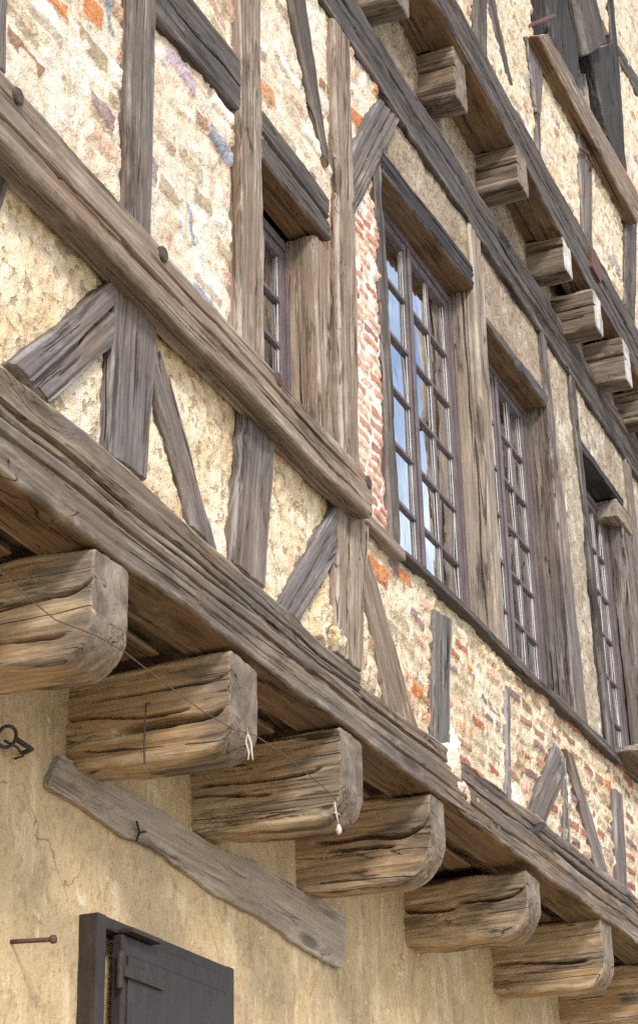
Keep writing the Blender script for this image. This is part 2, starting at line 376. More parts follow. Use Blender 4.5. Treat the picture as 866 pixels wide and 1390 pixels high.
    for e, sg in ((0, 1), (nr-1, -1)):
        ring = np.stack([X[e], Y[e], Z[e]], -1); c = ring.mean(0); prev = idx[e]
        for k in (.86, .7, .52, .34, .16, .03):
            q = c+(ring-c)*k
            q[:, 0] += rough*(.010*fbm(q[:, 1]*9+s0, q[:, 2]*9, 0*q[:, 0]+e, seed+21, 3)-sg*.0)
            V.append(q); cur = base+np.arange(m); base += m
            a, b = (prev, cur) if e else (cur, prev)
            F.append(np.stack([a, b, np.roll(b, -1), np.roll(a, -1)], -1)); MI.append(np.ones(m, int)); prev = cur
    wearp = np.zeros(m)
    for dz in range(-2, 3): wearp = np.maximum(wearp, (np.roll(p[:, 4], dz) == 4)*(1-.25*abs(dz)))
    al = np.concatenate([np.tile(wearp, nr), np.zeros(base-nr*m)])
    global WEAR
    WEAR = np.stack([al*0+.5]*3+[al], -1)
    return np.concatenate(V), np.concatenate(F), np.concatenate(MI)

SEED = [100]
def timber(name, mat, a, b, c, d, yf=-.03, depth=.18, label=None, parent=None, end=None, under=None, **kw):
    """a,b: first end (one edge, other edge); c,d: last end. (x,z) on the facade, front face at yf."""
    a, b, c, d = [np.array(v, float) for v in (a, b, c, d)]
    p0 = (a+b)/2; ax = (c+d)/2-p0; ax /= np.linalg.norm(ax); zx = np.array([-ax[1], ax[0]])
    def loc(q): q = q-p0; return float(q@ax), float(q@zx)
    la, lb, lc, ld = map(loc, (a, b, c, d))
    if la[1] > lb[1]: la, lb, lc, ld = lb, la, ld, lc
    SEED[0] += 1
    V, F, MI = timber_mesh((*la, *lc), (*lb, *ld), depth, seed=SEED[0], maxd=.012 if yf > -.055 and depth < .21 else 1., **kw)
    M = Matrix(((ax[0], 0, zx[0], p0[0]), (0, 1, 0, yf), (ax[1], 0, zx[1], p0[1]), (0, 0, 0, 1)))
    return mesh_obj(name, V, F, mat, parent or HOUSE, M, True, label, [end or E_GREY, under or mat], MI, WEAR)

def joist(name, mat, x0, w, ztop, zbot, y_in, y_out, drop=0., label=None, end=None, **kw):
    L = y_in-y_out
    SEED[0] += 1
    V, F, MI = timber_mesh((0, zbot-ztop, L, zbot-ztop-drop), (0, 0, L, -drop*.3), w, seed=SEED[0], **kw)
    M = Matrix(((0, 1, 0, x0), (-1, 0, 0, y_in), (0, 0, 1, ztop), (0, 0, 0, 1)))
    return mesh_obj(name, V, F, mat, HOUSE, M, True, label, [end or E_JOIST, mat], MI, WEAR)

ORANGE, RED, PINK, PURP, BLUE, WHITE, BROWN, STONE = (.60, .215, .075), (.45, .15, .085), (.66, .42, .31), (.27, .19, .19), (.30, .32, .38), (.84, .78, .70), (.33, .19, .11), (.5, .4, .27)

def masonry(X, Z, st, seed):
    wx = X+st['warp']*fbm(X*2.3, Z*2.3, 0*X+5, seed, 3)+.008*fbm(X*11, Z*11, 0*X, seed+1, 2)
    wz = Z+st['warp']*.8*fbm(X*2.0, Z*2.0, 0*X+15, seed+2, 3)+.006*fbm(X*12, Z*12, 0*X+4, seed+3, 2)
    h, l = st['h'], st['l']
    row = np.floor(wz/h); off = _h(row.astype(np.int64), 7, 3, seed)*l
    u = (wx+off)/l; ci = np.floor(u).astype(np.int64); ri = row.astype(np.int64)
    fu, fz = (u-np.floor(u))*l, (wz/h-row)*h
    r1 = _h(ci, ri, 1, seed); r2 = _h(ci, ri, 2, seed); r3 = _h(ci, ri, 3, seed); r4 = _h(ci, ri, 4, seed)
    sh = st['joint']*(.6+r4*1.3)
    ed = np.minimum(np.minimum(fu-sh, l-sh-fu), np.minimum(fz-sh, h-sh-fz))
    e = sstep(0, .010, ed)
    smear = fbm(X*9, Z*9, 0*X+9, seed+9, 4)*.9
    thr = .75-1.5*st['show']
    vis = sstep(-.12, .12, smear-thr+(r1-.5)*1.6)
    pal = np.array(st['pal']); cw = np.cumsum(st['w'])/sum(st['w'])
    k = np.minimum(np.searchsorted(cw, r2.ravel()), len(pal)-1).reshape(r2.shape)
    C = pal[k]*(.75+.5*r3)[..., None]
    m = e*vis*(st.get('base', .55)+.5*r4)
    hgt = .016*st.get('relief', 1)*e*(.45+.55*vis)*(.3+r3*1.1)+.005*fbm(X*22, Z*22, 0*X, seed+31, 3)*st.get('rough', 1)
    return m, C, hgt

STY = dict(
 lime=dict(h=.125, l=.27, joint=.013, warp=.13, show=.46, pal=[PINK, WHITE, PURP, BLUE, ORANGE, STONE, BROWN], w=[4, 3, .7, .25, .7, 3, 1.2]),
 brick=dict(h=.068, l=.21, joint=.005, warp=.012, show=.95, pal=[(.42, .17, .11), (.54, .28, .2), PINK, (.48, .23, .145)], w=[4, 5, 3, 2], relief=.8, base=.75),
 rubble=dict(h=.10, l=.25, joint=.014, warp=.06, show=.66, pal=[ORANGE, RED, PINK, PURP, BROWN, STONE], w=[1.0, 2.4, 3, 1.4, 2.4, 2.6]),
 rubble2=dict(h=.105, l=.27, joint=.014, warp=.06, show=.86, pal=[ORANGE, (.34, .12, .085), PINK, (.22, .13, .13), BROWN, STONE], w=[.3, 3.4, .8, 2.6, 3.4, 2.2]),
 upper=dict(h=.11, l=.26, joint=.016, warp=.08, show=.2, pal=[PINK, PURP, BLUE, STONE, ORANGE], w=[3, 3, 1, 3, .7]),
)

def panel(mat, x0, x1, z0, z1, y=0., style=None, bulge=.016, res=.012, label=None, depth=.14, extra=(), name='infill_panel', rough=1., round_edge=.0):
    SEED[0] += 1; s = SEED[0]
    nx, nz = max(3, int((x1-x0)/res)), max(3, int((z1-z0)/res))
    xs, zs = np.linspace(x0, x1, nx+1), np.linspace(z0, z1, nz+1)
    X, Z = np.meshgrid(xs, zs)
    Hh = bulge*fbm(X*1.6, Z*1.6, 0*X+s, s, 3)+.010*rough*fbm(X*6, Z*6, 0*X+s, s+3, 4)+.007*rough*fbm(X*26, Z*20, 0*X, s+5, 3)+.010*rough*np.minimum(0, fbm(X*13, Z*9, 0*X+2, s+8, 3)+.18)*2
    col = np.zeros(X.shape+(4,)); col[..., :3] = .5
    if style:
        m, C, hg = masonry(X, Z, STY[style], s); Hh = Hh+hg; col[..., :3] = C; col[..., 3] = m
    for (bx, bz, bw, bh, ang, c) in extra:          # bricks and lumps seen one by one in the photograph
        ca, sa = math.cos(ang), math.sin(ang)
        u = (X-bx)*ca+(Z-bz)*sa; v = -(X-bx)*sa+(Z-bz)*ca
        n_ = .012*fbm(X*14, Z*14, 0*X+3, s+41, 3)
        e = sstep(-.004, .012, np.minimum(bw/2-np.abs(u), bh/2-np.abs(v))+n_)
        if c is None: Hh = Hh+.035*e
        else:
            Hh = Hh+.008*e; col[..., :3] = col[..., :3]*(1-e[..., None])+np.array(c)*e[..., None]; col[..., 3] = np.maximum(col[..., 3]*(1-e), e*.95)
    Yg = y-Hh
    V = np.stack([X, Yg, Z], -1).reshape(-1, 3); idx = np.arange(V.shape[0]).reshape(X.shape)
    F = [np.stack([idx[:-1, :-1], idx[:-1, 1:], idx[1:, 1:], idx[1:, :-1]], -1).reshape(-1, 4)]
    ring = np.concatenate([idx[0, :], idx[1:, -1], idx[-1, -2::-1], idx[-2:0:-1, 0]])
    B = V[ring].copy(); B[:, 1] = y+depth; b = len(V)+np.arange(len(ring))
    F.append(np.stack([ring, b, np.roll(b, -1), np.roll(ring, -1)], -1))
    c4 = [len(V)+i for i in (0, nx, nx+nz, 2*nx+nz)]
    F.append(np.array([[c4[0], c4[3], c4[2], c4[1]]]))
    V = np.concatenate([V, B]); col = np.concatenate([col.reshape(-1, 4), np.tile([[.5, .5, .5, 0]], (len(B), 1))])
    return mesh_obj(name, V, np.concatenate(F), mat, HOUSE, None, True, label, col=col)

def lump(name, mat, cx, cz, rx, rz, y, h=.03, rot=0, label=None):
    """hand thrown patch of mortar, a rounded lump with a ragged outline"""
    SEED[0] += 1; s = SEED[0]; nr, na = 14, 64
    A = np.linspace(0, 2*PI, na, endpoint=False)[None]; R = np.linspace(.02, 1, nr)[:, None]
    out = 1+.35*fbm(np.cos(A)*1.6+s, np.sin(A)*1.6, 0*A, s, 3)
    u, w = R*out*np.cos(A)*rx, R*out*np.sin(A)*rz
    X = cx+u*math.cos(rot)-w*math.sin(rot); Z = cz+u*math.sin(rot)+w*math.cos(rot)
    Y = y-h*np.sqrt(np.maximum(0, 1-R**2.5))*(1+.9*fbm(X*16, Z*16, 0*X, s, 4))-.006*fbm(X*60, Z*60, 0*X, s, 2)+0*A
    V = np.stack([X, Y, Z], -1).reshape(-1, 3); i = np.arange(nr*na).reshape(nr, na); n = np.roll(i, -1, 1)
    F = [np.stack([i[:-1], i[1:], n[1:], n[:-1]], -1).reshape(-1, 4)]
    B = V[i[-1]].copy(); B[:, 1] = y+.05; b = nr*na+np.arange(na)
    F.append(np.stack([i[-1], b, np.roll(b, -1), n[-1]], -1))
    V = np.concatenate([V, B]); F = np.concatenate(F)[:, ::-1]
    return mesh_obj(name, V, F, mat, HOUSE, None, True, label, col=np.tile([[.5, .5, .5, 0]], (len(V), 1)))

# ------------------------------------------------------------------ setting: street
t = NT('street_paving'); v = t.coords(False)
vo = t.n('ShaderNodeTexVoronoi', {'Vector': v, 'Scale': 6.}, feature='DISTANCE_TO_EDGE').outputs['Distance']
c = t.ramp(t.noise(v, 5, 5, .6), [(.3, (.36, .31, .24)), (.7, (.54, .48, .38))])
c = t.mix(t.n('ShaderNodeMapRange', {0: vo, 1: .0, 2: .06, 3: .8, 4: 0.}).outputs[0], c, (.1, .09, .07))
M_STREET = t.out(c, .9, vo, .02, .6)
g = BM(); g.box(-60, 90, -90, 60, -5.9, -5.6)
tag(g.build('street', M_STREET), kind='structure')

# ------------------------------------------------------------------ lower storey
panel(P_LOWER, -5.0, 9.5, -5.6, -1.18, .62, None, .012, .03, 'stained ochre render of the ground floor wall', .35, name='ground_floor_wall', rough=.3)
JX = [-3.35, -2.26, -1.17, -.09, 1.03, 2.51, 4.0, 5.4, 6.8]
JC = {0: [(0, .5, -.2, 1.2, .03, .01)], 1: [(0, .60, -.2, 1.2, .04, .012), (0, .25, .1, .9, .02, .009)], 2: [(0, .50, -.2, .8, .03, .009), (0, .28, .35, .98, .05, .022), (0, .72, .2, 1.2, .02, .008)], 3: [(0, .6, .1, .9, .04, .01), (0, .35, -.2, .6, .03, .009)], 4: [(0, .56, .2, 1.2, .045, .013), (0, .48, .3, .8, .02, .008)], 5: [(0, .60, -.2, .5, .04, .012), (0, .56, .45, 1.1, .05, .014)], 6: [(0, .45, .1, .9, .03, .012)]}
JL = {1: 'thick golden joist end nearest the corner with a burnt brown lower edge', 2: 'split golden joist end with a dark hollow along its underside'}
for i, x in enumerate(JX):
    w = [.26, .255, .26, .26, .21, .26, .24, .25, .25][i]
    near = i < 7
    joist('joist', W_GOLD, x, w, -1.262 if i != 5 else -1.30, -1.645, .70, [-.10, -.115, -.10, -.105, -.10, -.10, -.10, -.1, -.1][i], .055 if i < 5 else .03,
          JL.get(i), rough=1.35, wander=.03, cracks=0, pres=.006 if near else .02, nose=[.15, .17, .15, .15, .22, .2, .15, .15, .15][i], res=.010 if near else .03, crack_list=JC.get(i), rc=.03)
for x0, x1 in zip(JX, JX[1:]):       # boards closing the bays between the joists
    SEED[0] += 1
    V, F, MI = timber_mesh((0, 0, x1-x0-.27, 0), (0, .40, x1-x0-.27, .40), .03, seed=SEED[0], res=.02, cracks=1)
    M = Matrix(((1, 0, 0, x0+.265), (0, 0, 1, .15), (0, -1, 0, -1.215), (0, 0, 0, 1)))
    # local z -> world +y , local y (depth) -> world -z ; flip so the front looks down
    M = Matrix(((1, 0, 0, x0+.265), (0, 0, -1, .60), (0, 1, 0, -1.255), (0, 0, 0, 1)))
    mesh_obj('soffit_board', V, F, W_SOFF, HOUSE, M, True, None, [E_BROWN, W_SOFF], MI, WEAR)
g = BM(); g.box(-4.6, 9.4, -.02, .9, -1.19, -1.12); g.build('floor_deck', W_SOFF, HOUSE)
# plank along the wall under the joists
timber('wall_plate', W_PLANK, (-1.33, -1.77), (-1.27, -1.645), (1.52, -1.97), (1.60, -1.66), .585, .06, 'pale worn plank laid along the ochre wall under the joists', rough=.8, cracks=1, wander=.035, rc=.008)

# sill plates of the jetty
timber('lower_sill_beam', W_PLATE, (-4.4, -1.255), (-4.4, -1.065), (9.2, -1.275), (9.2, -1.095), -.125, .24, 'lower beam of the jetty, resting on the joist ends', under=W_SOFF, rough=.75, cracks=0, wander=.018, res=.011, rc=.016,
       crack_list=[(0, .74, .0, .40, .02, .009), (0, .45, .30, .62, .014, .007), (0, .6, .50, 1., .016, .008)])
timber('upper_sill_beam', W_PLATE, (-4.4, -1.03), (-4.4, -.835), (.20, -1.06), (.20, -.925), -.10, .2, 'upper sill beam with a long open split', rough=.95, cracks=0, wander=.025,
       crack_list=[(0, .16, -.1, 1.2, .035, .014), (0, .5, .55, 1.2, .02, .009)])
timber('upper_sill_beam', W_PLATE, (.215, -1.08), (.215, -.955), (1.50, -1.07), (1.50, -.93), -.085, .2, 'short pale length of sill beam spliced beside the brick panel', rough=.9, cracks=0, crack_list=[(0, .35, -.2, 1.2, .025, .010)])
timber('upper_sill_beam', W_PLATE, (1.54, -1.085), (1.54, -.90), (9.2, -1.06), (9.2, -.84), -.06, .18, rough=1.1, cracks=0, wander=.03, crack_list=[(0, .30, -.1, .7, .03, .013), (0, .62, .1, 1.1, .02, .009)])

# ------------------------------------------------------------------ middle storey, lower band
daub = dict(style=None, bulge=.02, rough=1.5)
panel(P_DAUB, -4.4, -1.885, -.95, .2, .004, label='ochre daub panel left of the first stud', **daub)
panel(P_DAUB, -1.885, -.80, -.95, .2, .004, label='ochre daub panel crossed by a thin brace', **daub)
panel(P_DAUB, -.80, .29, -.95, .2, .004, label='ochre daub panel with lumps of lime at its foot', extra=[(.02, -.70, .16, .07, .5, None), (-.06, -.80, .12, .09, 0, None), (.0, -.6, .07, .16, .3, None)], **daub)
panel(P_RUBBLE, .29, 1.54, -1.0, .06, .016, 'rubble', extra=[(.76, -.16, .27, .085, -.08, ORANGE), (1.12, -.07, .2, .07, 0, mul(ORANGE, .95)), (1.22, -.66, .16, .09, 0, ORANGE), (1.05, -.74, .13, .10, 0, mul(ORANGE, .9)), (.98, -.07, .14, .1, .1, PURP), (1.42, -.12, .2, .07, 0, PINK)], label='rubble panel with bright orange bricks under the large window')
panel(P_RUBBLE, 1.54, 2.63, -1.0, .09, .016, 'rubble', label='rubble panel patched with lime')
panel(P_RUBBLE, 2.63, 3.72, -1.0, .09, .016, 'rubble2')
panel(P_RUBBLE, 3.72, 4.95, -1.0, .09, .016, 'rubble2')
panel(P_RUBBLE, 4.95, 6.3, -1.0, .09, .016, 'rubble2', res=.016)
panel(P_RUBBLE, 6.3, 9.2, -1.0, .09, .016, 'rubble2', res=.025)

PT = dict(rough=1.15, wander=.022)
timber('brace', W_GREY, (-2.015, -0.022), (-2.027, -0.352), (-2.695, -0.759), (-2.432, -0.801), -.042, .16, 'broad grey brace rising to the first stud, split along its middle', crack_list=[(0, .5, -.2, 1.2, .05, .014)], cracks=1, **PT)
timber('post', W_GREY, (-2.011, 0.004), (-1.645, 0.101), (-2.020, -0.803), (-1.744, -0.783), -.036, .18, 'broad grey stud widening under the rail', cracks=2, crack_list=[(0, .6, -.1, .8, .03)], **PT)
timber('brace', W_GREY, (-1.757, -0.257), (-1.644, -0.158), (-1.352, -0.815), (-1.117, -0.839), -.034, .14, cracks=1, **PT)
timber('post', W_GREY, (-0.895, 0.004), (-0.552, 0.037), (-1.002, -0.826), (-0.697, -0.828), -.038, .18, cracks=2, crack_list=[(0, .65, -.1, .7, .03)], **PT)
timber('brace', W_GREY, (0.128, -0.083), (0.106, -0.397), (-0.556, -0.837), (-0.334, -0.873), -.03, .15, cracks=2, **PT)
timber('post', W_TAN, (0.140, -0.039), (0.540, -0.004), (0.067, -0.852), (0.373, -0.858), -.04, .18, cracks=2, crack_list=[(0, .4, -.1, 1.1, .03)], **PT)
timber('brace', W_TAN, (0.433, -0.253), (0.546, -0.154), (0.767, -0.924), (1.161, -0.887), -.018, .14, cracks=2, **PT)
timber('post', W_GREY, (1.482, -0.115), (1.762, -0.081), (1.380, -0.908), (1.601, -0.891), -.018, .14, 'short split stud set in the rubble under the large window', cracks=2, **PT)
timber('post', W_GREY, (2.700, -0.188), (2.783, -0.179), (2.560, -0.916), (2.653, -0.909), -.008, .1, cracks=0, **PT)
timber('brace', W_GREY, (3.626, -0.239), (3.784, -0.405), (2.927, -0.890), (3.223, -0.886), -.022, .14, cracks=2, **PT)
timber('post', W_GREY, (3.798, -0.237), (3.879, -0.233), (3.663, -0.904), (3.784, -0.912), -.006, .1, cracks=0, **PT)
timber('brace', W_GREY, (3.836, -0.217), (3.985, -0.198), (4.331, -0.869), (4.641, -0.865), -.02, .14, cracks=1, **PT)
timber('post', W_GREY, (4.981, -0.167), (5.171, -0.158), (4.866, -0.884), (5.065, -0.890), -.02, .14, cracks=1, **PT)
timber('post', W_GREY, (6.2, -.9), (6.42, -.9), (6.2, .08), (6.42, .08), -.02, .14, res=.03)
timber('brace', W_GREY, (6.5, -.1), (6.65, .06), (7.3, -.9), (7.5, -.86), -.02, .14, res=.03)

q = (1.474, -1.008); lump('mortar_patch', P_LIME, q[0], q[1]-.02, .09, .16, -.075, .025, .5, 'blob of white mortar smeared over the sill beam joint')
q = (1.481, -1.134); lump('mortar_patch', P_LIME, q[0]+.02, q[1], .13, .05, -.105, .028, -.1)
q = (1.580, -0.848); lump('mortar_patch', P_BRICK, q[0]+.1, q[1]+.02, .10, .12, .0, .03)
q = (-0.009, -0.713); lump('mortar_patch', P_DAUB, q[0], q[1], .11, .07, .0, .035, .5, 'lumps of cream mortar beside the foot of the tan stud')
q = (0.133, -0.772); lump('mortar_patch', P_DAUB, q[0]-.02, q[1], .07, .06, -.02, .03)
q = (1.811, -1.152); lump('mortar_patch', P_LIME, q[0], q[1], .3, .035, -.085, .03, -.12)
q = (2.805, -0.842); lump('mortar_patch', P_LIME, q[0], q[1], .12, .12, .0, .018)
# window sill boards
timber('sill_board', W_TAN, (.47, -.03), (.47, .03), (1.0, -.035), (1.0, .018), -.05, .16, 'thin tan board running from the rail end to the large window', rough=.5, cracks=0, rc=.008)
timber('sill_board', W_DARK, (1.0, -.01), (1.0, .03), (5.15, .05), (5.15, .105), -.05, .20, 'long thin dark sill board under the windows', rough=.8, cracks=1, rc=.008, wander=.02, sag=lambda T: .02*np.sin(T*9)*(1-T))
timber('sill_board', W_TAN, (5.05, .10), (5.05, .15), (6.3, .11), (6.3, .15), -.22, .36, 'weathered grey board sticking out under the farthest window', rough=1.2, cracks=1, rc=.008)

# ------------------------------------------------------------------ middle storey, upper band
panel(P_LIME, -4.4, -1.885, .2, 3.1, .0, 'lime', bulge=.02, extra=[(-2.20, 1.14, .16, .13, .05, ORANGE), (-2.42, 1.12, .12, .15, 0, WHITE), (-2.07, 1.22, .05, .2, .3, BLUE)], label='limewashed panel with one bright orange brick')
panel(P_LIME, -1.885, -.80, .2, 3.1, .0, 'lime', bulge=.02, extra=[(-1.07, 1.22, .26, .10, -.05, BLUE), (-1.45, 1.37, .3, .1, -.1, (.5, .4, .47)), (-1.35, .62, .05, .2, .3, BLUE)], label='limewashed panel with a blue grey stone')
panel(P_LIME, -.80, .30, 1.55, 3.1, .0, 'lime', bulge=.02, label='limewashed panel above the small window')
panel(P_BRICK, .34, .90, .0, 2.30, -.004, 'brick', bulge=.012, res=.009, label='narrow strip of red brick in white lime beside the large window')
panel(P_LIME, .34, .98, 2.30, 3.1, -.002, 'lime', bulge=.012)
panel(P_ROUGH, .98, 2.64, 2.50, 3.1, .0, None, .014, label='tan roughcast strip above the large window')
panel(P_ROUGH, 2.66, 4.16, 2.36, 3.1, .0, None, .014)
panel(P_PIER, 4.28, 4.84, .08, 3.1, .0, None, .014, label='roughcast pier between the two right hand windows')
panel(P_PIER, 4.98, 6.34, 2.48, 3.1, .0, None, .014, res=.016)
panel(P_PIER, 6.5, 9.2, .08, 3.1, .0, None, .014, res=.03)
# studs
timber('post', W_GREY, (-3.001, 0.564), (-2.841, 0.687), (-2.997, 0.337), (-2.831, 0.359), -.03, .18, cracks=1, **PT)
timber('brace', W_GREY, (-2.914, 0.077), (-2.732, 0.084), (-3.008, -0.348), (-2.816, -0.261), -.024, .16, cracks=1, **PT)
timber('post', W_GREY, (-2.01, 3.05), (-1.77, 3.05), (-1.965, .16), (-1.765, .16), -.052, .18, 'grey stud left of the blue stone panel', cracks=2, **PT)
timber('post', W_TAN, (-.915, 3.05), (-.68, 3.05), (-.965, .16), (-.695, .16), -.05, .2, 'reddish grey stud left of the small window', cracks=2, **PT)
timber('header', W_DARK, (-1.77, 1.43), (-1.77, 1.79), (-.93, 1.50), (-.93, 1.79), -.046, .16, cracks=2, crack_list=[(0, .5, -.1, 1.1, .03)], **PT)
timber('lintel', W_DARK, (-.65, 1.40), (-.65, 1.70), (.16, 1.41), (.16, 1.68), -.034, .20, 'dark doubled lintel over the small window', under=W_SOFF, cracks=0, crack_list=[(0, .52, -.2, 1.2, .06, .02), (3, .5, -.2, 1.2, .03)], **PT)
timber('post', W_TAN, (.28, 2.96), (.50, 2.96), (.185, -.02), (.42, -.02), -.046, .2, 'tall tan stud between the small window and the brick strip', cracks=2, crack_list=[(0, .6, .0, .8, .02)], **PT)
timber('jamb_post', W_TAN, (.035, 1.40), (.22, 1.40), (.035, .10), (.20, .10), .0, .17, 'brown jamb of the small window', cracks=1, crack_list=[(0, .6, -.1, 1.1, .04)], rough=1., wander=.01)
timber('brace', W_DARK, (-0.299, 2.689), (-0.103, 2.840), (0.106, 1.906), (0.163, 1.887), -.036, .12, cracks=1, **PT)
timber('brace', W_GREY, (0.957, 2.876), (1.265, 2.927), (0.416, 2.103), (0.450, 1.739), -.046, .14, 'short grey brace under the middle rail', cracks=1, crack_list=[(0, .55, -.1, 1.1, .05, .014)], **PT)
timber('jamb_post', W_DARK, (.835, 2.40), (.965, 2.40), (.85, .02), (.985, .02), -.034, .2, 'dark narrow left jamb of the large window', cracks=2, rough=1.5, wander=.02)
timber('lintel', W_BLACK, (0.910, 2.511), (0.987, 2.388), (2.564, 2.640), (2.533, 2.461), -.034, .24, 'black lintel of the large window', under=W_SOFF, cracks=2, **PT)
timber('post', W_LIGHT, (2.525, 2.98), (2.755, 2.98), (2.53, .07), (2.66, .07), -.034, .22, 'pale brown post between the two tall windows', cracks=1, crack_list=[(3, .4, .0, .6, .02), (3, .3, .5, 1., .02)], rough=1., wander=.012, end=E_BROWN)
timber('lintel', W_DARK, (2.688, 2.376), (2.751, 2.327), (4.089, 2.461), (4.025, 2.341), -.034, .24, under=W_SOFF, cracks=0, **PT)
timber('post', W_GREY, (4.04, 2.98), (4.20, 2.98), (4.09, .08), (4.38, .08), -.034, .22, 'broad grey post right of the second window', cracks=2, crack_list=[(0, .4, .3, 1.1, .02)], rough=1., wander=.014)
timber('post', W_DARK, (4.77, 2.98), (4.89, 2.98), (4.93, .12), (5.06, .12), -.03, .22, cracks=1, rough=1., wander=.012)
timber('lintel', W_BLACK, (4.88, 2.42), (4.88, 2.50), (6.06, 2.42), (6.06, 2.50), -.034, .24, cracks=0, **PT)
timber('post', W_GREY, (6.06, 2.42), (6.34, 2.42), (6.10, .13), (6.40, .13), -.01, .2, cracks=2, rough=1.)
timber('bearing_block', W_TAN, (5.86, 2.26), (5.86, 2.42), (6.28, 2.26), (6.28, 2.42), -.03, .22, rough=1., cracks=1)
timber('post', W_GREY, (6.28, 2.98), (6.46, 2.98), (6.36, .10), (6.56, .10), -.035, .2, cracks=1, rough=1.)
# rail and middle rail
RAIL = timber('rail', W_TAN, (-4.4, -.055), (-4.4, .245), (.335, -.10), (.335, .13), -.135, .13, 'stout proud rail with peg heads, rounded at its end', under=W_GOLD, rough=.9, cracks=1, wander=.02, rc=.025, crack_list=[(0, .38, .2, .75, .03, .012), (0, .66, .5, .98, .03, .012), (0, .25, .7, 1.0, .02, .008)])
for q in ((-2.908, 0.172), (-1.830, 0.150), (-0.750, 0.128), (0.288, 0.077)):
    b = BM(); b.tube([(q[0], -.10, q[1]), (q[0], -.139, q[1]), (q[0], -.145, q[1])], [.034, .034, .028], 16); b.build('peg', M_PEG, RAIL, smooth=False)
timber('middle_rail', W_DARK, (-4.4, 2.97), (-4.4, 3.33), (9.2, 2.97), (9.2, 3.36), -.042, .2, 'long dark horizontal beam above the windows', rough=1.4, cracks=1, wander=.03, res=.012,
       crack_list=[(0, .6, .25, .6, .04, .014), (0, .35, .45, .7, .03, .012), (0, .7, .55, .9, .04, .014)], pres=.010)
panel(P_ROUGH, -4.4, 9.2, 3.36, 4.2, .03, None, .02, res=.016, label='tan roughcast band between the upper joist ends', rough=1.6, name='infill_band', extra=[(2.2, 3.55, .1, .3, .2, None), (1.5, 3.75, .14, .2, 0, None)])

# ------------------------------------------------------------------ windows
def sheet(x0, x1, z0, z1, y, seed):
    nx, nz = 60, 20
    X, Z = np.meshgrid(np.linspace(x0, x1, nx), np.linspace(z0, z1, nz))
    Y = y+.018*np.sin(X*70+2*np.sin(Z*2+seed))+.012*fbm(X*9, Z*1.5, 0*X, seed, 2)
    V = np.stack([X, Y, Z], -1).reshape(-1, 3); V2 = V.copy(); V2[:, 1] += .003
    i = np.arange(nx*nz).reshape(nz, nx)
    F = np.stack([i[:-1, :-1], i[:-1, 1:], i[1:, 1:], i[1:, :-1]], -1).reshape(-1, 4)
    return np.concatenate([V, V2]), np.concatenate([F, F[:, ::-1]+nx*nz])

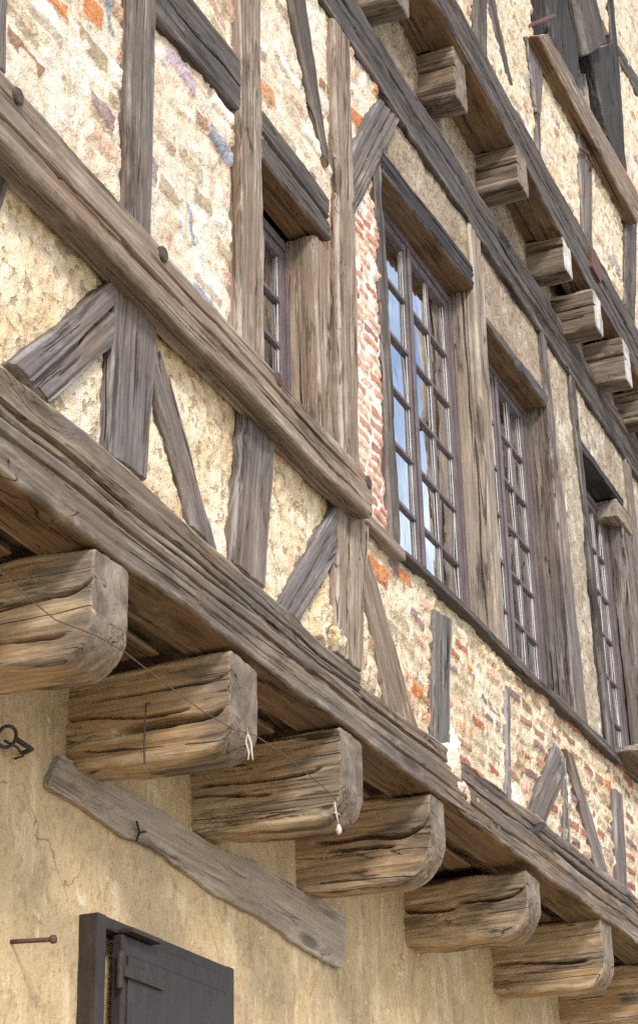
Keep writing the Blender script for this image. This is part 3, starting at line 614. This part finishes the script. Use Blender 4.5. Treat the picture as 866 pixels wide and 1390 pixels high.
def window(x0, x1, z0, z1, y, rows, cols=2, label=None, fw=.05, curt=(), curt_label=None, leaves=2):
    W = BM()
    W.box(x0, x0+fw, y, y+.09, z0, z1); W.box(x1-fw, x1, y, y+.09, z0, z1)
    W.box(x0+fw, x1-fw, y+.003, y+.088, z1-fw, z1); W.box(x0+fw, x1-fw, y+.003, y+.088, z0, z0+fw)
    win = W.build('window', M_FRAME, HOUSE, .004, label)
    ix0, ix1, iz0, iz1 = x0+fw+.004, x1-fw-.004, z0+fw+.004, z1-fw-.004
    lw = (ix1-ix0)/leaves
    for k in range(leaves):
        a, b = ix0+k*lw+(.004 if k else 0), ix0+(k+1)*lw-(.004 if k < leaves-1 else 0)
        yy = y+.012; s = BM(); st = .05
        s.box(a, a+st, yy, yy+.045, iz0, iz1); s.box(b-st, b, yy, yy+.045, iz0, iz1)
        s.box(a+st, b-st, yy+.002, yy+.043, iz1-st, iz1); s.box(a+st, b-st, yy+.002, yy+.043, iz0, iz0+st*1.3)
        pa, pb, pz0, pz1 = a+st, b-st, iz0+st*1.3, iz1-st
        cw, rh = (pb-pa)/cols, (pz1-pz0)/rows; mt = .022
        for c_ in range(1, cols): s.box(pa+c_*cw-mt/2, pa+c_*cw+mt/2, yy+.008, yy+.038, pz0, pz1)
        for r in range(1, rows): s.box(pa, pb, yy+.006, yy+.036, pz0+r*rh-mt/2, pz0+r*rh+mt/2)
        bmesh.ops.bevel(s.b, geom=list(s.b.edges), offset=.0025, segments=2, affect='EDGES', profile=.6)
        old = set(s.b.faces); g = BM()
        for c_ in range(cols):
            for r in range(rows):
                gx0, gx1 = pa+c_*cw+(mt/2 if c_ else 0)-.002, pa+(c_+1)*cw-(mt/2 if c_ < cols-1 else 0)+.002
                gz0, gz1 = pz0+r*rh+(mt/2 if r else 0)-.002, pz0+(r+1)*rh-(mt/2 if r < rows-1 else 0)+.002
                yg = yy+.024; tx, tz = random.gauss(0, .006), random.gauss(0, .010)
                vs = []
                for (px, pz) in ((gx0, gz0), (gx1, gz0), (gx1, gz1), (gx0, gz1)):
                    vs.append((px, yg+tx*(px-(gx0+gx1)/2)+tz*(pz-(gz0+gz1)/2), pz))
                f0 = [g.b.verts.new(q) for q in vs]; f1 = [g.b.verts.new((q[0], q[1]+.003, q[2])) for q in vs]
                g.b.faces.new(f0); g.b.faces.new(f1[::-1])
                for i in range(4): g.b.faces.new([f0[(i+1) % 4], f0[i], f1[i], f1[(i+1) % 4]])
                # putty fillets along the sides of the pane
                s.prism([(gx1-.009, gz0-.001), (gx1, gz0-.001), (gx1, gz1+.001), (gx1-.009, gz1+.001)], yg-.008, yg-.003)
        for f in s.b.faces: f.material_index = 0 if f in old else 1
        so_ = s.build('sash', M_FRAME, win); so_.data.materials.append(M_PUTTY)
        g.build('glazing', M_GLASS, win)
        if k: 
            c = BM(); c.box(a-.028, a+.022, yy-.012, yy-.001, iz0+.01, iz1-.01); c.build('astragal', M_FRAME, win, .004)
            c = BM(); zk = (iz0+iz1)/2-.1; c.tube([(a+.03, yy-.004, zk), (a+.03, yy-.03, zk)], .01, 8); c.build('catch', M_IRON, win)
    for j, (ca, cb) in enumerate(curt):
        V, F = sheet(ca, cb, z0+.02, z1-.02, y+.125, j+1)
        tag(mesh_obj('curtain', V, F, M_CURT), curt_label[j], 'curtain', 'curtains behind the windows')
    return win

window(1.0, 2.52, .055, 2.42, .12, 6, 2, 'tall casement window reflecting blue sky, nearest of the tall windows', curt=[(2.02, 2.50)], curt_label=['pale grey curtain behind the right hand panes of the tall window reflecting the sky'])
window(2.70, 4.03, .10, 2.34, .12, 6, 2, 'tall casement window between the pale brown post and the broad grey post', curt=[(3.40, 3.95)], curt_label=['grey curtain behind the panes of the second tall window from the brick strip'])
window(4.92, 6.07, .12, 2.38, .12, 6, 2, 'farthest tall casement window under a deep black lintel', curt=[(5.3, 6.0)], curt_label=['grey curtain behind the panes of the farthest tall window at the right edge'])
window(-.66, .06, .10, 1.37, .15, 4, 2, 'small casement window deep between two studs', curt=[(-.6, -.3)], curt_label=['grey curtain behind the panes of the small window beside the tan stud'], leaves=1)

# ------------------------------------------------------------------ upper jetty
TJ = [(.80, .24, 3.86, 3.45, -.22), (1.83, .24, 3.94, 3.46, -.22), (2.93, .24, 3.81, 3.50, -.27), (4.04, .22, 3.75, 3.44, -.25), (4.65, .22, 3.60, 3.27, -.29), (5.47, .22, 3.61, 3.24, -.29), (6.32, .24, 3.60, 3.3, -.28), (7.2, .24, 3.7, 3.4, -.28)]
for i, (x, w, zt, zb, yo) in enumerate(TJ):
    joist('joist', W_TOPJ, x, w, min(zt, 3.86-.058*(x-1.4)+.03), zb, .2, yo, .012, 'split square joist end high beside the middle rail' if i == 1 else None, rough=1.8, cracks=1, wander=.018, crack_list=[(0, .64-.05*(i % 3), -.2, 1.2, .035, .010)], res=.011 if i < 7 else .03, rc=.03, end=E_PALE if i > 2 else E_JOIST)
PB = lambda x: 3.86-.058*(x-1.4)       # underside of the plate
timber('upper_plate', W_DARK, (-1.0, PB(-1)), (-1.0, 4.27), (9.2, PB(9.2)), (9.2, 4.03), -.262, .2, 'long dark plate carrying the top storey', under=W_SOFF, rough=1.3, cracks=0, wander=.04, res=.012, pres=.01,
       crack_list=[(0, .4, .2, .5, .04, .014), (0, .6, .4, .8, .04, .014), (0, .3, .55, .9, .04, .014)])
xs = [-.8]+[j[0] for j in TJ]+[9.0]
for i in range(len(xs)-1):
    x0, x1 = xs[i]+.22, xs[i+1]
    SEED[0] += 1
    V, F, MI = timber_mesh((0, 0, x1-x0+.02, 0), (0, .16, x1-x0+.02, .16), .04, seed=SEED[0], res=.015, cracks=1, rough=1.2)
    sl = -.058
    M = Matrix.Translation((x0-.01, .06, PB(x0)+.02)) @ Matrix.Rotation(math.atan(.058), 4, 'Y') @ Matrix(((1, 0, 0, 0), (0, 0, -1, 0), (0, 1, 0, 0), (0, 0, 0, 1)))
    mesh_obj('soffit_board', V, F, W_SOFF, HOUSE, M, True, None, [E_BROWN, W_SOFF], MI, WEAR)
# ------------------------------------------------------------------ top storey
Y2 = -.225
up = dict(y=Y2+.006, style='upper', bulge=.016, depth=.1, rough=1.3)
panel(P_UPPER, -.9, 1.75, 4.05, 9.4, res=.03, **up)
panel(P_UPPER, 1.75, 3.82, 3.98, 5.4, label='cream roughcast panel below the dark opening', **up)
panel(P_UPPER, 1.75, 3.86, 5.4, 9.4, res=.02, **up)
panel(P_UPPER, 3.82, 4.95, 3.95, 5.38, **up)
panel(P_UPPER, 4.95, 6.42, 3.9, 5.5, **up)
panel(P_UPPER, 6.42, 9.3, 3.8, 5.7, res=.02, **up)
panel(P_UPPER, 6.60, 9.3, 5.7, 9.4, res=.022, label='orange cream roughcast at the top right', **up)
panel(P_UPPER, 4.95, 6.60, 7.45, 9.4, res=.03, **up)
yt = Y2-.026
timber('post', W_DARK, (2.289, 4.612), (2.607, 4.858), (2.215, 4.023), (2.443, 4.066), yt, .12, cracks=1, **PT)
timber('brace', W_DARK, (2.586, 4.829), (2.789, 4.986), (3.009, 4.406), (3.108, 4.411), yt+.006, .12, cracks=1, **PT)
timber('post', W_GREY, (3.569, 5.191), (4.030, 5.383), (3.652, 4.566), (3.763, 4.589), yt, .12, cracks=1, **PT)
timber('post', W_GREY, (3.690, 4.726), (3.785, 4.752), (3.611, 4.178), (3.702, 4.192), yt+.004, .1, cracks=0, **PT)
timber('post', W_GREY, (4.916, 5.337), (5.383, 5.497), (4.723, 4.114), (4.970, 4.139), yt, .12, cracks=1, **PT)
timber('post', W_DARK, (6.401, 5.483), (6.822, 5.633), (5.919, 4.166), (6.228, 4.135), yt, .12, cracks=1, **PT)
timber('top_rail', W_TAN, (3.568, 5.166), (3.842, 5.397), (6.382, 5.208), (6.532, 5.616), -.34, .12, 'brown proud sill rail under the leaded window', under=W_SOFF, rough=1.3, cracks=1, rc=.02)
timber('post', W_BLACK, (4.185, 6.289), (5.196, 7.090), (4.053, 5.457), (4.896, 5.589), -.29, .14, 'black stud right of the dark opening', cracks=1, **PT)
timber('lintel', W_DARK, (4.710, 6.675), (5.411, 7.230), (5.005, 6.022), (5.838, 6.765), -.37, .24, 'brown log lintel of the leaded window', cracks=1, end=E_BROWN, rough=1.5, rc=.05)
timber('post', W_BLACK, (5.538, 6.505), (6.702, 7.408), (5.831, 5.787), (6.487, 5.779), -.275, .16, 'black stud right of the leaded window', cracks=1, **PT)
timber('post', W_BLACK, (6.668, 8.180), (6.942, 8.396), (6.570, 7.268), (6.801, 7.437), -.25, .12, cracks=0, **PT)
timber('brace', W_DARK, (6.765, 7.480), (6.814, 7.326), (8.060, 7.804), (7.947, 7.509), -.25, .1, cracks=1, **PT)
# leaded window
W = BM(); X0, X1, Z0, Z1 = 5.05, 5.66, 5.6, 7.3; yw = -.19
W.box(X0, X0+.05, yw, yw+.06, Z0, Z1); W.box(X1-.05, X1, yw, yw+.06, Z0, Z1); W.box(X0+.05, X1-.05, yw+.002, yw+.058, Z1-.05, Z1); W.box(X0+.05, X1-.05, yw+.002, yw+.058, Z0, Z0+.05)
lw = W.build('window', W_LIGHT, HOUSE, .003, 'small leaded window with diamond panes high at the right')
g = BM(); g.box(X0+.045, X1-.045, yw+.03, yw+.034, Z0+.045, Z1-.045); g.build('glazing', M_GLASS, lw)
l = BM()
for k in range(-8, 14):
    for sg in (1, -1):
        a = X0+.05+k*.15; pts = []
        for zz in np.linspace(Z0+.05, Z1-.05, 80):
            xx = a+sg*(zz-Z0)*.5+(0 if sg > 0 else .3)
            if X0+.05 <= xx <= X1-.05: pts.append((xx, yw+.027, zz))
        if len(pts) > 1: l.tube([pts[0], pts[-1]], .008, 6)
l.build('lead_came', M_LEAD, lw)
# iron rod in the dark opening
b = BM(); a_ = (3.744, 5.412); c_ = (4.053, 5.708)
b.tube([(a_[0], -.19, a_[1]), (c_[0], -.35, c_[1])], .022, 8); b.build('iron_rod', M_RUST, HOUSE, smooth=True)

# ------------------------------------------------------------------ ironwork fixed to the house
b = BM()       # red tie plate on the upper plate
q = [(4.806, 4.064), (4.933, 4.085), (5.094, 3.948), (4.999, 3.840), (4.762, 3.851)]
b.prism(q, -.282, -.255); b.build('tie_plate', M_RUST, HOUSE, .003, 'rusty red iron plate on the upper plate')
b = BM(); q = [(4.788, 4.961), (5.002, 5.065), (5.120, 5.041), (5.067, 4.935)]
b.tube([(p_[0], -.275, p_[1]) for p_ in q], .012, 8); b.build('iron_hook', M_RUST, HOUSE, smooth=True)
b = BM(); q = [(2.651, -1.069), (2.769, -1.023), (2.968, -0.939)]
b.tube([(q[0][0], -.04, q[0][1]-.01), (q[0][0], -.085, q[0][1]), (q[1][0], -.09, q[1][1]), (q[2][0], -.088, q[2][1]), (q[2][0], -.03, q[2][1])], .018, 8); b.build('iron_staple', M_IRON, HOUSE, smooth=True)
b = BM()       # ring and hook on the ochre wall
cx, cz = (-1.709, -1.697)
b.tube([(cx+.055*math.cos(a), .55-.02*math.sin(a), cz+.035*math.sin(a)) for a in np.linspace(0, 2*PI, 20)], .007, 8, False)
p1 = (-1.648, -1.687); p2 = (-1.553, -1.701); p3 = (-1.473, -1.683); p4 = (-1.605, -1.747); p5 = (-1.691, -1.704)
b.tube([(p1[0], .55, p1[1]), (p2[0], .54, p2[1]), (p3[0], .64, p3[1])], .010, 8)
b.tube([(p5[0], .57, p5[1]), ((p5[0]+p4[0])/2+.03, .56, (p5[1]+p4[1])/2+.015), (p4[0]+.03, .56, p4[1]+.015), (p4[0], .58, p4[1])], .005, 8)
b.build('wall_ring', M_IRON, HOUSE, label='iron ring and hook hanging on the ochre wall', smooth=True)
b = BM(); q = (-1.496, -2.412); b.tube([(q[0]-.01, .66, q[1]+.01), (q[0], .45, q[1])], .009, 8); b.tube([(q[0], .455, q[1]), (q[0], .44, q[1])], .016, 8); b.build('nail', M_RUST, HOUSE, smooth=True)
b = BM()
for k, a in enumerate((0.3, 2.2, 4.1)):
    q = (-0.640, -1.790); b.tube([(q[0], .575, q[1]), (q[0]+.05*math.cos(a), .572, q[1]+.05*math.sin(a))], .005, 6)
b.build('nail', M_IRON, HOUSE, smooth=True)
# shutter on the ochre wall
S = BM(); sx, sz = -1.03, -2.205
S.box(sx, sx+.07, .535, .62, sz-1.3, sz); S.box(sx+1.13, sx+1.20, .535, .62, sz-1.3, sz); S.box(sx+.07, sx+1.13, .537, .62, sz-.05, sz-.002); S.box(sx+.07, sx+1.13, .537, .62, sz-1.3, sz-1.22)
sh = S.build('shutter', M_SHUT, HOUSE, .005, 'black brown iron bound shutter low on the ochre wall')
S = BM(); S.box(sx+.16, sx+1.125, .515, .56, sz-1.2, sz-.055); S.box(sx+.20, sx+1.08, .507, .5145, sz-1.12, sz-.13); S.build('leaf', M_SHUT, sh, .006)
for zz in (sz-.2, sz-.95):
    S = BM(); S.tube([(sx+.14, .51, zz-.07), (sx+.14, .51, zz+.07)], .014, 10); S.box(sx+.15, sx+.48, .495, .506, zz-.022, zz+.022); S.build('hinge', M_IRON, sh, smooth=False)
S = BM(); S.box(sx+.17, sx+.42, .475, .53, sz-.05, sz-.03); S.build('strap', M_SHUT, sh, .004)

# ------------------------------------------------------------------ cable and cords strung on the joist ends (things of their own)
q = [(-3.016, -1.620), (-2.892, -1.627), (-2.726, -1.657), (-2.577, -1.676), (-2.294, -1.627), (-2.059, -1.599), (-1.804, -1.632), (-1.484, -1.649), (-1.233, -1.635), (-1.008, -1.588), (-0.819, -1.602), (-0.594, -1.622), (-0.404, -1.628), (-0.210, -1.637)]
b = BM(); b.tube([(p_[0], y_, p_[1]) for p_, y_ in zip(q, (-.16, -.16, -.165, -.17, -.155, -.13, -.15, -.155, -.15, -.13, -.15, -.155, -.15, -.13))], .0024, 6)
tag(b.build('cable', M_WIRE, smooth=True), 'thin dark cable strung from joist end to joist end under the jetty', 'cable')
b = BM(); q = (-1.089, -1.620); x, z = q
b.tube([(x, -.135, z+.02), (x-.03, -.145, z-.03), (x-.015, -.15, z-.07), (x-.025, -.15, z-.10)], .0035, 6); b.tube([(x, -.135, z+.02), (x+.015, -.145, z-.02), (x+.01, -.15, z-.06), (x+.018, -.15, z-.09)], .0035, 6)
tag(b.build('cord', M_CORD, smooth=True), 'white cord knotted round the end of the split golden joist', 'cord')
b = BM(); x, z = (-0.227, -1.649)
b.tube([(x, -.13, z), (x-.005, -.14, z-.06), (x+.015, -.14, z-.10)], .003, 6); b.tube([(x-.03, -.14, z-.055), (x+.03, -.14, z-.05)], .003, 6)
b.tube([(x+.015, -.14, z-.095), (x+.015, -.14, z-.108), (x+.015, -.14, z-.122), (x+.015, -.14, z-.134), (x+.015, -.14, z-.14)], [.005, .011, .014, .009, .003], 10)
tag(b.build('pendant', M_CORD, smooth=True), 'tiny white bead hanging on a string from the third joist end', 'pendant')
b = BM(); x, z = -1.185, -1.38
y0 = -.02
b.tube([(-1.16, .25, -1.44), (-1.195, .25, -1.455), (-1.20, .25, -1.52), (-1.195, .255, -1.62), (-1.20, .25, -1.70)], .004, 6)
tag(b.build('string', M_WIRE, smooth=True), 'short grey string dangling on the side of the split golden joist', 'string')

# ------------------------------------------------------------------ dark slabs added to stop sky light leaking in, and the rear wall
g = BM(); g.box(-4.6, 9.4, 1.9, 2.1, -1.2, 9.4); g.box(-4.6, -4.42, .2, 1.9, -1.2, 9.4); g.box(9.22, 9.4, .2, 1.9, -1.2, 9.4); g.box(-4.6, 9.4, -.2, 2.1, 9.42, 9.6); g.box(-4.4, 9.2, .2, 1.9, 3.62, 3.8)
g.build('light_block', M_DARK, HOUSE)
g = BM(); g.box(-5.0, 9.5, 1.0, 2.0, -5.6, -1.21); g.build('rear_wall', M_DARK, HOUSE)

# ------------------------------------------------------------------ light, sky, camera
el, az = math.radians(35), math.radians(-132)    # sun direction: azimuth from +y towards +x
sd = Vector((math.sin(az)*math.cos(el), math.cos(az)*math.cos(el), math.sin(el)))
sun = D.lights.new('sun', 'SUN'); sun.energy = 1.5; sun.angle = math.radians(11); sun.color = (1., .925, .83)
so = D.objects.new('sun', sun); COL.objects.link(so); so.rotation_euler = sd.to_track_quat('Z', 'Y').to_euler()
wd = D.worlds.new('World'); SC.world = wd; wd.use_nodes = True; nt = wd.node_tree; nt.nodes.clear()
sky = nt.nodes.new('ShaderNodeTexSky'); sky.sky_type = 'NISHITA'; sky.sun_disc = False; sky.sun_elevation = el; sky.sun_rotation = az
bg = nt.nodes.new('ShaderNodeBackground'); bg.inputs[1].default_value = .12
ow = nt.nodes.new('ShaderNodeOutputWorld')
tc = nt.nodes.new('ShaderNodeTexCoord'); cn = nt.nodes.new('ShaderNodeTexNoise'); cn.inputs['Scale'].default_value = 2.6; cn.inputs['Detail'].default_value = 7; cn.inputs['Roughness'].default_value = .58
cm = nt.nodes.new('ShaderNodeMapRange'); cm.inputs[1].default_value = .44; cm.inputs[2].default_value = .68
mx = nt.nodes.new('ShaderNodeMix'); mx.data_type = 'RGBA'; mx.inputs[7].default_value = (7.5, 7.6, 7.8, 1)     # white cloud
nt.links.new(tc.outputs['Generated'], cn.inputs['Vector']); nt.links.new(cn.outputs['Fac'], cm.inputs[0]); nt.links.new(cm.outputs[0], mx.inputs[0])
nt.links.new(sky.outputs[0], mx.inputs[6]); nt.links.new(mx.outputs[2], bg.inputs[0]); nt.links.new(bg.outputs[0], ow.inputs[0])
cam = D.cameras.new('camera'); co = D.objects.new('camera', cam); COL.objects.link(co)
R = [[0.40164, -0.396208, -0.825654], [-0.915516, -0.196081, -0.351259], [-0.022723, 0.896979, -0.441489]]
co.matrix_world = Matrix.Translation((-7.4309, -3.1613, -3.9734)) @ Matrix(R).to_4x4()
cam.sensor_fit = 'VERTICAL'; cam.sensor_height = 36; cam.lens = 66.924; cam.shift_y = -0.03237; cam.clip_end = 500
SC.camera = co
SC.cycles.use_denoising = False
SC.view_settings.view_transform = 'Standard'; SC.view_settings.look = 'None'; SC.view_settings.exposure = 1.15; SC.view_settings.gamma = 1
